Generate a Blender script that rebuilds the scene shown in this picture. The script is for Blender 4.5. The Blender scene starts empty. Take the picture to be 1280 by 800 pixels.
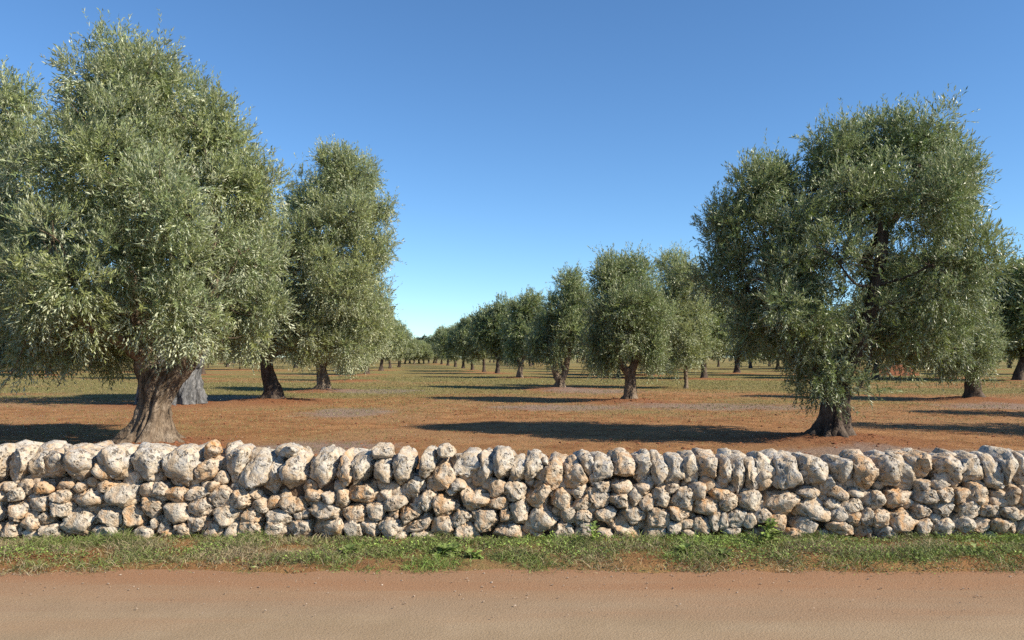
import bpy, math
import numpy as np
from mathutils import Vector

rng = np.random.default_rng(7)
C = bpy.context.scene.collection
F = 995.0            # focal length in photo pixels
H = 1.7              # eye height
HOR = 446.0          # horizon row in the photo
D = 7.4              # distance to the wall's front

# ------------------------------------------------------------------ helpers
def at(px, py):
    """ground point seen at a photo pixel"""
    Y = H * F / (py - HOR)
    return (px - 640) / F * Y, Y

_perm = np.random.default_rng(3).permutation(256)
_perm = np.concatenate([_perm, _perm, _perm])
_grad = np.random.default_rng(4).normal(size=(256, 3))
_grad /= np.linalg.norm(_grad, axis=1)[:, None]
def perlin(P):
    P = np.asarray(P, float)
    i = np.floor(P).astype(int); f = P - i; i &= 255
    u = f * f * f * (f * (f * 6 - 15) + 10)
    out = 0
    for dx in (0, 1):
        wx = u[:, 0] if dx else 1 - u[:, 0]
        for dy in (0, 1):
            wy = u[:, 1] if dy else 1 - u[:, 1]
            for dz in (0, 1):
                wz = u[:, 2] if dz else 1 - u[:, 2]
                h = _perm[_perm[_perm[(i[:, 0] + dx) & 255] + ((i[:, 1] + dy) & 255)] + ((i[:, 2] + dz) & 255)]
                g = _grad[h]
                d = g[:, 0] * (f[:, 0] - dx) + g[:, 1] * (f[:, 1] - dy) + g[:, 2] * (f[:, 2] - dz)
                out = out + wx * wy * wz * d
    return out * 1.6
def fbm(P, o=3):
    P = np.asarray(P, float); a = 1; s = 0
    for k in range(o):
        s = s + a * perlin(P * 2 ** k + 17.3 * k); a *= .5
    return s
def unit(v):
    return v / np.maximum(np.linalg.norm(v, axis=-1, keepdims=True), 1e-9)
def sstep(a, b, x):
    t = np.clip((x - a) / (b - a), 0, 1); return t * t * (3 - 2 * t)

def mesh(name, V, faces, mat, smooth=False, attrs=None, fattrs=None):
    """faces: list of int arrays, each (n, k)"""
    me = bpy.data.meshes.new(name)
    V = np.asarray(V, np.float32)
    me.vertices.add(len(V)); me.vertices.foreach_set('co', V.ravel())
    li = np.concatenate([np.asarray(f, np.int32).ravel() for f in faces])
    cnt = np.concatenate([np.full(len(f), np.asarray(f).shape[1], np.int32) for f in faces])
    st = np.concatenate([[0], np.cumsum(cnt)[:-1]]).astype(np.int32)
    me.loops.add(len(li)); me.loops.foreach_set('vertex_index', li)
    me.polygons.add(len(cnt)); me.polygons.foreach_set('loop_start', st)
    me.polygons.foreach_set('use_smooth', np.full(len(cnt), smooth))
    for k, v in (attrs or {}).items():
        me.attributes.new(k, 'FLOAT', 'POINT').data.foreach_set('value', np.asarray(v, np.float32))
    for k, v in (fattrs or {}).items():
        me.attributes.new(k, 'FLOAT', 'FACE').data.foreach_set('value', np.asarray(v, np.float32))
    me.materials.append(mat)
    me.update(calc_edges=True)
    return me
def obj(name, me, parent=None):
    o = bpy.data.objects.new(name, me); C.objects.link(o)
    if parent: o.parent = parent
    return o
def tag(o, label=None, cat=None, group=None, kind=None):
    if label: o['label'] = label
    if cat: o['category'] = cat
    if group: o['group'] = group
    if kind: o['kind'] = kind
    return o
def empty(name, loc, rz=0):
    o = bpy.data.objects.new(name, None); C.objects.link(o)
    o.location = loc; o.rotation_euler = (0, 0, rz); o.empty_display_size = .3
    return o

# ------------------------------------------------------------------ materials
class N:
    def __init__(s, name):
        s.m = bpy.data.materials.new(name); s.m.use_nodes = True
        s.t = s.m.node_tree; s.t.nodes.clear()
        s.out = s.n('ShaderNodeOutputMaterial')
    def n(s, typ, **k):
        x = s.t.nodes.new(typ)
        for a, v in k.items(): setattr(x, a, v)
        return x
    def link(s, a, b): s.t.links.new(a, b)
    def put(s, sock, v):
        if hasattr(v, 'is_linked') or isinstance(v, bpy.types.NodeSocket): s.link(v, sock)
        elif isinstance(v, tuple) and len(v) == 3 and sock.type == 'RGBA': sock.default_value = (*v, 1)
        else: sock.default_value = v
    def coord(s, scale=(1, 1, 1)):
        c = s.n('ShaderNodeTexCoord'); m = s.n('ShaderNodeMapping'); m.inputs['Scale'].default_value = scale
        s.link(c.outputs['Object'], m.inputs[0]); return m.outputs[0]
    def pos(s, scale=(1, 1, 1)):
        c = s.n('ShaderNodeNewGeometry'); m = s.n('ShaderNodeMapping'); m.inputs['Scale'].default_value = scale
        s.link(c.outputs['Position'], m.inputs[0]); return m.outputs[0]
    def noise(s, vec, scale, detail=4, rough=.55, dist=0):
        x = s.n('ShaderNodeTexNoise'); s.link(vec, x.inputs['Vector'])
        x.inputs['Scale'].default_value = scale; x.inputs['Detail'].default_value = detail
        x.inputs['Roughness'].default_value = rough; x.inputs['Distortion'].default_value = dist
        return x.outputs['Fac']
    def voro(s, vec, scale, feature='F1', rnd=1):
        x = s.n('ShaderNodeTexVoronoi'); x.feature = feature; s.link(vec, x.inputs['Vector'])
        x.inputs['Scale'].default_value = scale; x.inputs['Randomness'].default_value = rnd
        return x
    def ramp(s, v, a, b, lo=0., hi=1.):
        x = s.n('ShaderNodeMapRange', interpolation_type='SMOOTHSTEP'); s.put(x.inputs[0], v)
        for i, q in zip((1, 2, 3, 4), (a, b, lo, hi)): x.inputs[i].default_value = q
        return x.outputs[0]
    def mix(s, fac, a, b, mode='MIX'):
        x = s.n('ShaderNodeMix', data_type='RGBA', blend_type=mode)
        s.put(x.inputs['Factor'], fac); s.put(x.inputs['A'], a); s.put(x.inputs['B'], b)
        # colour sockets are the RGBA ones
        return x
    def cmix(s, fac, a, b, mode='MIX'):
        x = s.n('ShaderNodeMix', data_type='RGBA', blend_type=mode)
        s.put(x.inputs[0], fac); s.put(x.inputs[6], a); s.put(x.inputs[7], b)
        return x.outputs[2]
    def math(s, op, a, b=0.):
        x = s.n('ShaderNodeMath', operation=op); s.put(x.inputs[0], a); s.put(x.inputs[1], b)
        return x.outputs[0]
    def attr(s, name):
        x = s.n('ShaderNodeAttribute'); x.attribute_name = name; return x.outputs['Fac']
    def bump(s, h, dist, strength=1., normal=None):
        x = s.n('ShaderNodeBump'); s.put(x.inputs['Height'], h)
        x.inputs['Distance'].default_value = dist; x.inputs['Strength'].default_value = strength
        if normal is not None: s.link(normal, x.inputs['Normal'])
        return x.outputs[0]
    def surf(s, col, rough=.9, normal=None, spec=.3):
        b = s.n('ShaderNodeBsdfPrincipled'); s.put(b.inputs['Base Color'], col); s.put(b.inputs['Roughness'], rough)
        b.inputs['Specular IOR Level'].default_value = spec
        if normal is not None: s.link(normal, b.inputs['Normal'])
        s.link(b.outputs[0], s.out.inputs[0]); return s.m

def mat_leaf(name, top, under, trans=.22):
    n = N(name)
    v = n.attr('v'); h = n.attr('hue')
    geo = n.n('ShaderNodeNewGeometry')
    topc = n.cmix(h, top, (top[0] * 1.55, top[1] * 1.25, top[2] * .8))
    und = n.cmix(h, under, (under[0] * 1.1, under[1] * 1.0, under[2] * .85))
    col = n.cmix(geo.outputs['Backfacing'], topc, und)
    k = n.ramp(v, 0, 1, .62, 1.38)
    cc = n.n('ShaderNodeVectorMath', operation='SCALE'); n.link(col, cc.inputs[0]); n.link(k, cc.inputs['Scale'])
    b = n.n('ShaderNodeBsdfPrincipled'); n.link(cc.outputs[0], b.inputs['Base Color'])
    b.inputs['Roughness'].default_value = .38; b.inputs['Specular IOR Level'].default_value = .5
    t = n.n('ShaderNodeBsdfTranslucent')
    tc = n.cmix(.5, cc.outputs[0], (top[0] * 1.6, top[1] * 1.7, top[2] * .7)); n.link(tc, t.inputs[0])
    ms = n.n('ShaderNodeMixShader'); ms.inputs[0].default_value = trans
    n.link(b.outputs[0], ms.inputs[1]); n.link(t.outputs[0], ms.inputs[2]); n.link(ms.outputs[0], n.out.inputs[0])
    return n.m

def mat_bark(name, a, b, c, bs=1.):
    n = N(name)
    p = n.coord((1, 1, .28)); q = n.coord()
    n1 = n.noise(p, 9 * bs, 6, .65, .6); n2 = n.noise(q, 3.2, 3); n3 = n.noise(p, 34 * bs, 4, .7)
    col = n.cmix(n.ramp(n1, .36, .62), a, b)
    col = n.cmix(n.ramp(n2, .5, .68), col, c)
    col = n.cmix(n.ramp(n3, .35, .6, .55, 0), col, (a[0] * .5, a[1] * .5, a[2] * .5))
    hh = n.math('ADD', n.math('MULTIPLY', n1, 1.), n.math('MULTIPLY', n3, .45))
    return n.surf(col, .95, n.bump(hh, .07, .9), .15)

def mat_stone():
    n = N('limestone')
    p = n.coord(); t = n.attr('tint'); g = n.attr('grey')
    base = n.noise(p, 6, 5, .62, .3); fine = n.noise(p, 48, 5, .72); med = n.noise(p, 17, 5, .65, .6)
    pale = n.cmix(n.ramp(base, .36, .62), (.40, .315, .22), (.56, .50, .405))
    och = n.cmix(n.ramp(med, .4, .6), (.50, .255, .095), (.47, .33, .20))
    col = n.cmix(n.math('MULTIPLY', n.ramp(base, .64, .34, .3, 1.), t), pale, och)
    lich = n.math('MULTIPLY', n.ramp(n.noise(p, 10, 6, .72, .4), .46, .58), g)
    col = n.cmix(n.math('MULTIPLY', lich, .85), col, (.40, .385, .36))
    blk = n.math('MULTIPLY', n.ramp(n.noise(p, 8, 6, .7, .8), .55, .70), n.ramp(g, 0, 1, .2, 1))
    col = n.cmix(n.math('MULTIPLY', blk, .62), col, (.15, .13, .115))
    wht = n.ramp(n.noise(p, 22, 5, .75, .5), .58, .72)
    col = n.cmix(n.math('MULTIPLY', wht, .35), col, (.70, .66, .60))
    col = n.cmix(n.ramp(fine, .42, .28, 0, .25), col, (.24, .17, .11))
    w = n.n('ShaderNodeVectorMath', operation='ADD')
    nz = n.n('ShaderNodeTexNoise'); n.link(p, nz.inputs['Vector']); nz.inputs['Scale'].default_value = 16; nz.inputs['Detail'].default_value = 4
    sc = n.n('ShaderNodeVectorMath', operation='SCALE'); n.link(nz.outputs['Color'], sc.inputs[0]); sc.inputs['Scale'].default_value = .14
    n.link(p, w.inputs[0]); n.link(sc.outputs[0], w.inputs[1])
    v = n.voro(w.outputs[0], 20)
    gate = n.ramp(n.noise(p, 8, 3), .46, .60)
    pits = n.math('MULTIPLY', n.ramp(v.outputs['Distance'], .14, .46, 1, 0), gate)
    col = n.cmix(n.math('MULTIPLY', pits, .68), col, (.15, .10, .06))
    hh = n.math('ADD', n.math('MULTIPLY', fine, .22), n.math('MULTIPLY', med, 1.0))
    hh = n.math('SUBTRACT', hh, n.math('MULTIPLY', pits, .7))
    return n.surf(col, .95, n.bump(hh, .035, 1.), .15)

def mat_ground():
    n = N('red_earth')
    p = n.pos(); gr = n.attr('green'); li = n.attr('litter'); rd = n.attr('red')
    big = n.noise(p, .22, 4, .6, .5); med = n.noise(p, 1.1, 6, .7, .4); fine = n.noise(p, 11, 6, .75); vf = n.noise(p, 55, 4, .7)
    soil = n.cmix(n.ramp(med, .35, .65), (.225, .104, .042), (.36, .190, .084))
    soil = n.cmix(n.ramp(big, .42, .62, 0, .6), soil, (.31, .19, .095))
    soil = n.cmix(n.ramp(vf, .58, .72, 0, .5), soil, (.45, .31, .19))
    soil = n.cmix(n.ramp(fine, .5, .3, 0, .55), soil, (.11, .055, .026))
    red = n.cmix(n.ramp(fine, .35, .65), (.16, .062, .030), (.26, .115, .056))
    col = n.cmix(n.math('MULTIPLY', rd, n.ramp(med, .3, .6, .5, 1)), soil, red)
    gmask = n.math('ADD', n.math('MULTIPLY', n.math('ADD', n.math('ADD', fine, med), big), .55), n.math('SUBTRACT', gr, 1.3))
    grass = n.cmix(n.ramp(vf, .35, .65), (.11, .12, .036), (.235, .205, .080))
    col = n.cmix(n.ramp(gmask, .05, .42, 0, .85), col, grass)
    lmask = n.math('ADD', n.math('MULTIPLY', n.math('ADD', n.math('ADD', fine, med), med), .75), n.math('SUBTRACT', li, 1.45))
    lit = n.cmix(n.ramp(vf, .38, .62), (.14, .105, .09), (.31, .245, .205))
    col = n.cmix(n.ramp(lmask, .0, .55, 0, .72), col, lit)
    hh = n.math('ADD', n.math('MULTIPLY', fine, 1.), n.math('MULTIPLY', vf, .4))
    return n.surf(col, 1., n.bump(hh, .06, 1.), .1)

def mat_road():
    n = N('packed_dirt')
    p = n.pos(); q = n.pos((.10, 1, 1))
    sep = n.n('ShaderNodeSeparateXYZ'); n.link(p, sep.inputs[0])
    streak = n.noise(q, 2.6, 5, .6); patch = n.noise(p, .9, 5, .65); fine = n.noise(p, 48, 6, .78); grit = n.voro(p, 75); grit2 = n.noise(p, 140, 2, .6)
    tan = n.cmix(n.ramp(patch, .35, .65), (.245, .178, .110), (.285, .212, .136))
    tan = n.cmix(n.ramp(streak, .46, .64, 0, .5), tan, (.27, .18, .108))
    tan = n.cmix(n.ramp(n.noise(n.pos((.035, 1, 1)), 1.7, 3, .5), .46, .6, 0, .35), tan, (.225, .16, .105))
    edge = n.math('ADD', n.math('ADD', sep.outputs['Y'], n.math('MULTIPLY', n.math('SUBTRACT', streak, .5), 1.6)), n.math('MULTIPLY', n.math('SUBTRACT', patch, .5), .5))
    col = n.cmix(n.ramp(edge, 5.1, 6.5, 0, .9), tan, (.25, .130, .068))
    col = n.cmix(n.ramp(grit2, .56, .72, 0, .5), col, (.44, .35, .26))
    col = n.cmix(n.ramp(fine, .48, .3, 0, .6), col, (.15, .095, .06))
    hh = n.math('ADD', fine, n.math('MULTIPLY', grit.outputs['Distance'], .5))
    return n.surf(col, 1., n.bump(hh, .007, .7), .1)

def mat_simple(name, a, b, scale=8, rough=.9, bmp=.02, translucent=0):
    n = N(name); p = n.coord()
    f = n.noise(p, scale, 5, .65); v = n.noise(p, scale * 5, 3)
    col = n.cmix(n.ramp(f, .35, .65), a, b)
    return n.surf(col, rough, n.bump(n.math('ADD', f, n.math('MULTIPLY', v, .4)), bmp), .2)

def mat_grass(name, dry, green, bright):
    n = N(name); v = n.attr('v'); h = n.attr('hue')
    col = n.cmix(n.ramp(h, .25, .55), dry, green)
    col = n.cmix(n.ramp(h, .7, .95), col, bright)
    k = n.ramp(v, 0, 1, .6, 1.4)
    cc = n.n('ShaderNodeVectorMath', operation='SCALE'); n.link(col, cc.inputs[0]); n.link(k, cc.inputs['Scale'])
    b = n.n('ShaderNodeBsdfPrincipled'); n.link(cc.outputs[0], b.inputs['Base Color']); b.inputs['Roughness'].default_value = .6
    b.inputs['Specular IOR Level'].default_value = .3
    t = n.n('ShaderNodeBsdfTranslucent'); n.link(cc.outputs[0], t.inputs[0])
    ms = n.n('ShaderNodeMixShader'); ms.inputs[0].default_value = .3
    n.link(b.outputs[0], ms.inputs[1]); n.link(t.outputs[0], ms.inputs[2]); n.link(ms.outputs[0], n.out.inputs[0])
    return n.m

M_LEAF_SHADED = mat_leaf('olive_leaf_shaded', (.128, .172, .068), (.33, .365, .24), .27)  # darker twin: the right-hand trees' shaded look is put into the leaf colour
M_LEAF_GREY_LIT = mat_leaf('olive_leaf_silvery_lit', (.160, .205, .094), (.40, .44, .31), .27)  # silvery leaf, brightened: the left trees' sunlit look is in the colour
M_LEAF_DARK = mat_leaf('pine_needles', (.025, .042, .016), (.03, .05, .022), .1)
M_BARK = mat_bark('olive_bark', (.11, .08, .056), (.25, .19, .135), (.32, .255, .19))
M_BARK_GREY_SHADED = mat_bark('ancient_olive_bark_shaded', (.075, .077, .08), (.19, .19, .195), (.26, .26, .26), .8)  # grey bark darkened: shade from the crowns overhead is put into its colour
M_BARK_DARK = mat_bark('dark_bark', (.05, .038, .03), (.12, .09, .07), (.15, .115, .09))
M_STONE = mat_stone()
M_GROUND = mat_ground()
M_ROAD = mat_road()
M_CORE = mat_simple('rubble_fill', (.10, .065, .042), (.17, .115, .075), 9, 1, .03)  # earth fill, coloured darker to stand in for shadow in the joints
M_HEAP = mat_simple('heaped_red_soil', (.15, .058, .03), (.23, .098, .05), 3.5, 1, .05)
M_VERGE = mat_grass('verge_blades', (.33, .265, .165), (.16, .19, .06), (.20, .30, .065))
M_FIELD = mat_grass('field_blades', (.27, .205, .105), (.17, .165, .055), (.20, .21, .07))
M_WEED = mat_grass('weed_leaf', (.20, .20, .09), (.18, .25, .068), (.28, .38, .085))
M_GRAVEL = mat_simple('gravel', (.22, .15, .10), (.40, .32, .25), 30, .95, .004)

# ------------------------------------------------------------------ leaves, crowns
def leaf_arrays(p, d, nrm, L, W):
    s = np.cross(nrm, d)
    mid = p + d * (L * .5)[:, None] + nrm * (L * .03)[:, None]
    V = np.empty((len(p), 4, 3), np.float32)
    V[:, 0] = p; V[:, 1] = mid - s * (W * .5)[:, None]; V[:, 2] = p + d * L[:, None]; V[:, 3] = mid + s * (W * .5)[:, None]
    # winding gives normal = nrm
    return V[:, [0, 1, 2, 3]].reshape(-1, 3)

def crown_mesh(name, blobs, mat, leaf=(.07, .014), dens=45, nl=18, seed=0, sprig=.34, hue=.3, up=.55, r_in=.5, clumps=13):
    """blobs: (x, y, z, r) in tree space"""
    r = np.random.default_rng(seed)
    B = []
    for (x, y, z, br) in blobs:
        m = clumps if br > .35 else 3
        dv = unit(r.normal(size=(m, 3))); 
        for k in range(6):      # spread the clumps apart
            df = dv[:, None] - dv[None]; dv = unit(dv + .12 * (df / (np.sum(df ** 2, -1, keepdims=True) + .05)).sum(1))
        for q in dv:
            if br > .35 and r.random() < .3: continue
            f = .20 + .30 * r.random() ** 1.3; g_ = .62 + .30 * r.random() - .12 * (f > .4)
            B.append((x + q[0] * br * g_, y + q[1] * br * g_, z + q[2] * br * g_, br * f))
        B.append((x + .2 * br * r.normal(), y, z + .2 * br * r.normal(), br * .42))
    B = np.array(B, float)
    P, A, T, HU = [], [], [], []
    for bi, (x, y, z, br) in enumerate(B):
        n = int(1.35 * dens * 4 * math.pi * br * br)
        if n < 3: continue
        dr = unit(r.normal(size=(n, 3)))
        # lumpy blob, sprigs mostly in its outer shell
        lump = 1 + .25 * perlin(dr * 1.8 + bi * 9.1)
        rad = br * lump * (r_in + (1.02 - r_in) * r.random(n) ** .55)
        p = np.array([x, y, z]) + dr * rad[:, None] * np.array([1, 1, .96])
        # holes
        keep = (perlin(p * (1.5 / max(1., br)) + seed) + .5 * perlin(p * 2.9 + seed * 2)) > -.33
        # deep inside another clump: mostly culled
        near = np.where(np.linalg.norm(B[:, :3] - B[bi, :3], axis=1) < br * 1.5 + B[:, 3])[0]; near = near[near != bi]
        if len(near):
            q = np.linalg.norm(p[:, None] - B[None, near, :3], axis=2) / B[None, near, 3]
            keep &= ~((q.min(1) < .66) & (r.random(n) < .85))
        if not keep.any(): continue
        p = p[keep]; dr = dr[keep]; n = len(p)
        a = dr * .75 + r.normal(size=(n, 3)) * .35
        a[:, 2] += np.where(dr[:, 2] > -.25, up, -.25 - .2 * r.random(n))
        P.append(p); A.append(unit(a)); tone = .5 + .22 * (r.random() - .5)
        T.append(np.clip(tone + .22 * r.normal(size=n), 0, 1)); HU.append(np.clip(hue + .3 * (r.random() - .5) + .18 * r.normal(size=n), 0, 1))
    P = np.concatenate(P); A = np.concatenate(A); T = np.concatenate(T); HU = np.concatenate(HU)
    S = len(P)
    ref = np.where(np.abs(A[:, 2:3]) < .9, np.array([[0, 0, 1.]]), np.array([[1., 0, 0]]))
    e1 = unit(np.cross(A, ref)); e2 = np.cross(A, e1)
    Ls = sprig * (.6 + .8 * r.random(S))
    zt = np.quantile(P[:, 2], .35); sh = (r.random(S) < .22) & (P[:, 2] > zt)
    A[sh] = unit(A[sh] + np.array([0, 0, .9])); Ls[sh] *= 1.75; T[sh] = np.clip(T[sh] + .26, 0, 1)  # upper shoots toned lighter: sun shining on the crown tops, put into leaf colour
    ref = np.where(np.abs(A[:, 2:3]) < .9, np.array([[0, 0, 1.]]), np.array([[1., 0, 0]])); e1 = unit(np.cross(A, ref)); e2 = np.cross(A, e1)
    t = (np.arange(nl) + .5) / nl
    ang = (np.arange(nl) // 2) * (math.pi / 2) + (np.arange(nl) % 2) * math.pi
    ang = ang[None] + r.random((S, 1)) * 6.28 + r.normal(size=(S, nl)) * .35
    rad = e1[:, None] * np.cos(ang)[..., None] + e2[:, None] * np.sin(ang)[..., None]
    phi = .85 + .25 * r.normal(size=(S, nl)) - .25 * t[None]
    d = A[:, None] * np.cos(phi)[..., None] + rad * np.sin(phi)[..., None]
    nr = A[:, None] * np.sin(phi)[..., None] - rad * np.cos(phi)[..., None]
    bend = -np.array([0, 0, 1.]) * (.18 * Ls)[:, None, None] * (t[None, :, None] ** 2)
    p = P[:, None] + A[:, None] * (t[None] * Ls[:, None])[..., None] + bend
    p, d, nr = (x.reshape(-1, 3) for x in (p, d, nr))
    d = unit(d); nr = unit(nr + r.normal(size=nr.shape) * .2); nr = unit(nr - d * np.sum(nr * d, 1, keepdims=True))
    L = leaf[0] * (.7 + .6 * r.random(len(p))); W = leaf[1] * (.75 + .5 * r.random(len(p)))
    V = leaf_arrays(p, d, nr, L, W)
    q = np.arange(len(p) * 4, dtype=np.int32).reshape(-1, 4)
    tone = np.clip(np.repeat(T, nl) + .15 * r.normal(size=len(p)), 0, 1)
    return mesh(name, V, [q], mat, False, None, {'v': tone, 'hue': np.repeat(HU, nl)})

# ------------------------------------------------------------------ tubes, trunks
def catmull(pts, rad, n):
    pts = np.array(pts, float); rad = np.array(rad, float)
    P = np.vstack([2 * pts[0] - pts[1], pts, 2 * pts[-1] - pts[-2]]); R = np.concatenate([[rad[0]], rad, [rad[-1]]])
    o, q = [], []
    for i in range(len(pts) - 1):
        for k in range(n):
            t = k / n
            a, b, c, d = P[i:i + 4]
            o.append(.5 * (2 * b + (c - a) * t + (2 * a - 5 * b + 4 * c - d) * t * t + (3 * b - a - 3 * c + d) * t ** 3))
            q.append(R[i + 1] * (1 - t) + R[i + 2] * t)
    o.append(pts[-1]); q.append(rad[-1])
    return np.array(o), np.array(q)
class Tubes:
    def __init__(s): s.V = []; s.Q = []; s.T = []; s.n = 0
    def add(s, pts, rad, n=6, seg=24, rough=.18, flare=0., twist=1.2, seed=0., ecc=1.):
        c, r = catmull(pts, rad, n)
        k = len(c)
        tg = unit(np.gradient(c, axis=0))
        u = np.zeros_like(tg); x = np.array([1., 0, 0])
        for i in range(k):
            x = x - tg[i] * x.dot(tg[i]); x /= np.linalg.norm(x); u[i] = x
        w = np.cross(tg, u)
        th = np.arange(seg) / seg * 2 * math.pi
        ln = np.concatenate([[0], np.cumsum(np.linalg.norm(np.diff(c, axis=0), axis=1))])
        TH = th[None] + twist * ln[:, None] * .35
        cs, sn = np.cos(TH), np.sin(TH)
        R = np.repeat(r[:, None], seg, 1)
        if rough:
            q = np.stack([np.cos(th)[None].repeat(k, 0) * 1.9 + seed, np.sin(th)[None].repeat(k, 0) * 1.9, (ln[:, None] * .55 / max(r.max(), .05) * .35).repeat(seg, 1) + seed], -1).reshape(-1, 3)
            a = 1 - np.abs(fbm(q * 1.25, 2).reshape(k, seg)) * 1.5
            b = fbm(q * np.array([3.2, 3.2, 2.6]), 2).reshape(k, seg)
            R = R * (1 + rough * (a - .6) * 1.6 + rough * .55 * b)
        if flare:
            f = np.exp(-ln / (flare * 1.1))[:, None]
            lob = .5 + .5 * np.cos(th * 5 + seed + .8 * np.sin(th * 2 + seed))[None]
            R = R * (1 + f * (.2 + .8 * lob ** 1.5) * .85)
        V = c[:, None] + u[:, None] * (R * cs * ecc)[..., None] + w[:, None] * (R * sn)[..., None]
        i, j = np.meshgrid(np.arange(k - 1), np.arange(seg), indexing='ij')
        a = s.n + i * seg + j; b = s.n + i * seg + (j + 1) % seg
        s.Q.append(np.stack([a, b, b + seg, a + seg], -1).reshape(-1, 4))
        s.V.append(V.reshape(-1, 3)); s.n += k * seg
        s.V.append(c[-1:] + tg[-1] * r[-1] * .4); top = s.n; s.n += 1
        b0 = top - seg
        s.T.append(np.array([[b0 + m, b0 + (m + 1) % seg, top] for m in range(seg)]))
    def mesh(s, name, mat):
        return mesh(name, np.concatenate(s.V), [np.concatenate(s.Q), np.concatenate(s.T)], mat, True)

def tree(name, base, trunk, limbs, blobs, label, group, leaf=(.07, .014), dens=45, nl=18, seed=0, mat=None, bark=None,
         branch=True, flare=.35, seg=28, hue=.3, rough=.2, sprig=.34, ecc=1., cat='olive tree', r_in=.5, up=.55, roots=0):
    """trunk: [(x,y,z,r)...] in tree space; limbs: list of the same; blobs (x,y,z,r)"""
    r = np.random.default_rng(seed + 100)
    root = empty(name, (base[0], base[1], base[2] if len(base) > 2 else 0))
    tag(root, label, cat, group)
    tb = Tubes()
    t = np.array(trunk, float)
    if roots:
        r1 = t[min(2, len(t) - 1), 3]
        for k in range(roots):
            a = k * 6.283 / roots + r.normal() * .25; e = np.array([math.cos(a), math.sin(a), 0]); b0 = np.array([t[0, 0], t[0, 1], 0])
            q = 1 + .5 * r.random()
            tb.add([b0 + e * r1 * .45 + [0, 0, r1 * 1.5], b0 + e * r1 * .85 + [0, 0, r1 * .55], b0 + e * r1 * 1.5 * q + [0, 0, r1 * .08], b0 + e * r1 * 2.3 * q + [0, 0, -.12]], [r1 * .28, r1 * .36, r1 * .24, r1 * .10], 6, 14, .22, seed=k * 2.2)
    tb.add(t[:, :3], t[:, 3] * .80, 10, seg, rough, flare, seed=seed * 1.7, ecc=ecc)
    ends = []
    for k, l in enumerate(limbs):
        l = np.array(l, float); tb.add(l[:, :3], l[:, 3] * .8, 7, max(10, seg // 2), rough * .8, 0, seed=seed + k * 3.1)
        ends.append((l[-1, :3], l[-1, 3]))
        if len(l) > 2: ends.append((l[len(l) // 2, :3], l[len(l) // 2, 3]))
    if not ends: ends = [(t[-1, :3], t[-1, 3])]
    if branch:
        for (x, y, z, br) in blobs:
            c = np.array([x, y, z])
            dist = [np.linalg.norm(e[0] - c) + (2 if e[0][2] > z + .3 else 0) for e in ends]
            e, er = ends[int(np.argmin(dist))]
            m = (e + c) / 2 + np.array([0, 0, -.12 * np.linalg.norm(c - e)]) + r.normal(size=3) * .1
            r0 = min(er * .6, .012 + .032 * br)
            tb.add([e, m, c], [r0, r0 * .75, r0 * .45], 5, 7, .1, seed=seed + x)
            for k in range(5):
                dd = unit(r.normal(size=3) + np.array([0, 0, .35]))
                tb.add([c, c + dd * br * .45 + r.normal(size=3) * .06 * br, c + dd * br * .9], [r0 * .45, r0 * .3, r0 * .12], 3, 5, 0)
    obj('trunk', tb.mesh(name + '_trunk', bark or M_BARK), root)
    obj('crown', crown_mesh(name + '_crown', blobs, mat or M_LEAF_SHADED, leaf, dens, nl, seed, sprig, hue, up, r_in), root)
    return root

def pix_tree(px, py, trunk_px, limbs_px, blobs_px, back=.9, z0=.06, jit=0, **k):
    """tree measured on the photo; every pixel becomes a point at the tree's own distance, in metres"""
    X, Y = at(px, py); s = F / Y
    def loc(q, dy=0): return ((q[0] - 640) / F * Y - X, dy, H - (q[1] - HOR) / F * Y)
    tr = [(*loc(q, q[3] if len(q) > 3 else 0), q[2] / s) for q in trunk_px]
    tr[0] = (tr[0][0], tr[0][1], -.12, tr[0][3])
    li = [[(*loc(q, q[3] if len(q) > 3 else 0), q[2] / s) for q in l] for l in limbs_px]
    r = np.random.default_rng(k.get('seed', 0) + 5)
    bl = []
    for q in blobs_px:
        rr = q[2] / s * .93; dy = (q[3] if len(q) > 3 else 0)
        bl.append((*loc(q, dy), rr))
        # the far side of the crown
        bx, _, bz = loc(q)
        bl.append((bx * (.8 + .25 * r.random()), abs(dy) * .6 + rr * back * (.7 + .6 * r.random()), bz + .3 * rr * (r.random() - .6), rr * .92))
    return tree('olive_tree', (X, Y, 0), tr, li, bl, **k)

mounds = []      # (x, y, radius, height, litter)
def mound(px, py, r, h): mounds.append((*at(px, py), r, h))

LEFTROW = 'olive trees of the left-hand row'
RIGHTROW = 'olive trees of the right-hand row'
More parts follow.
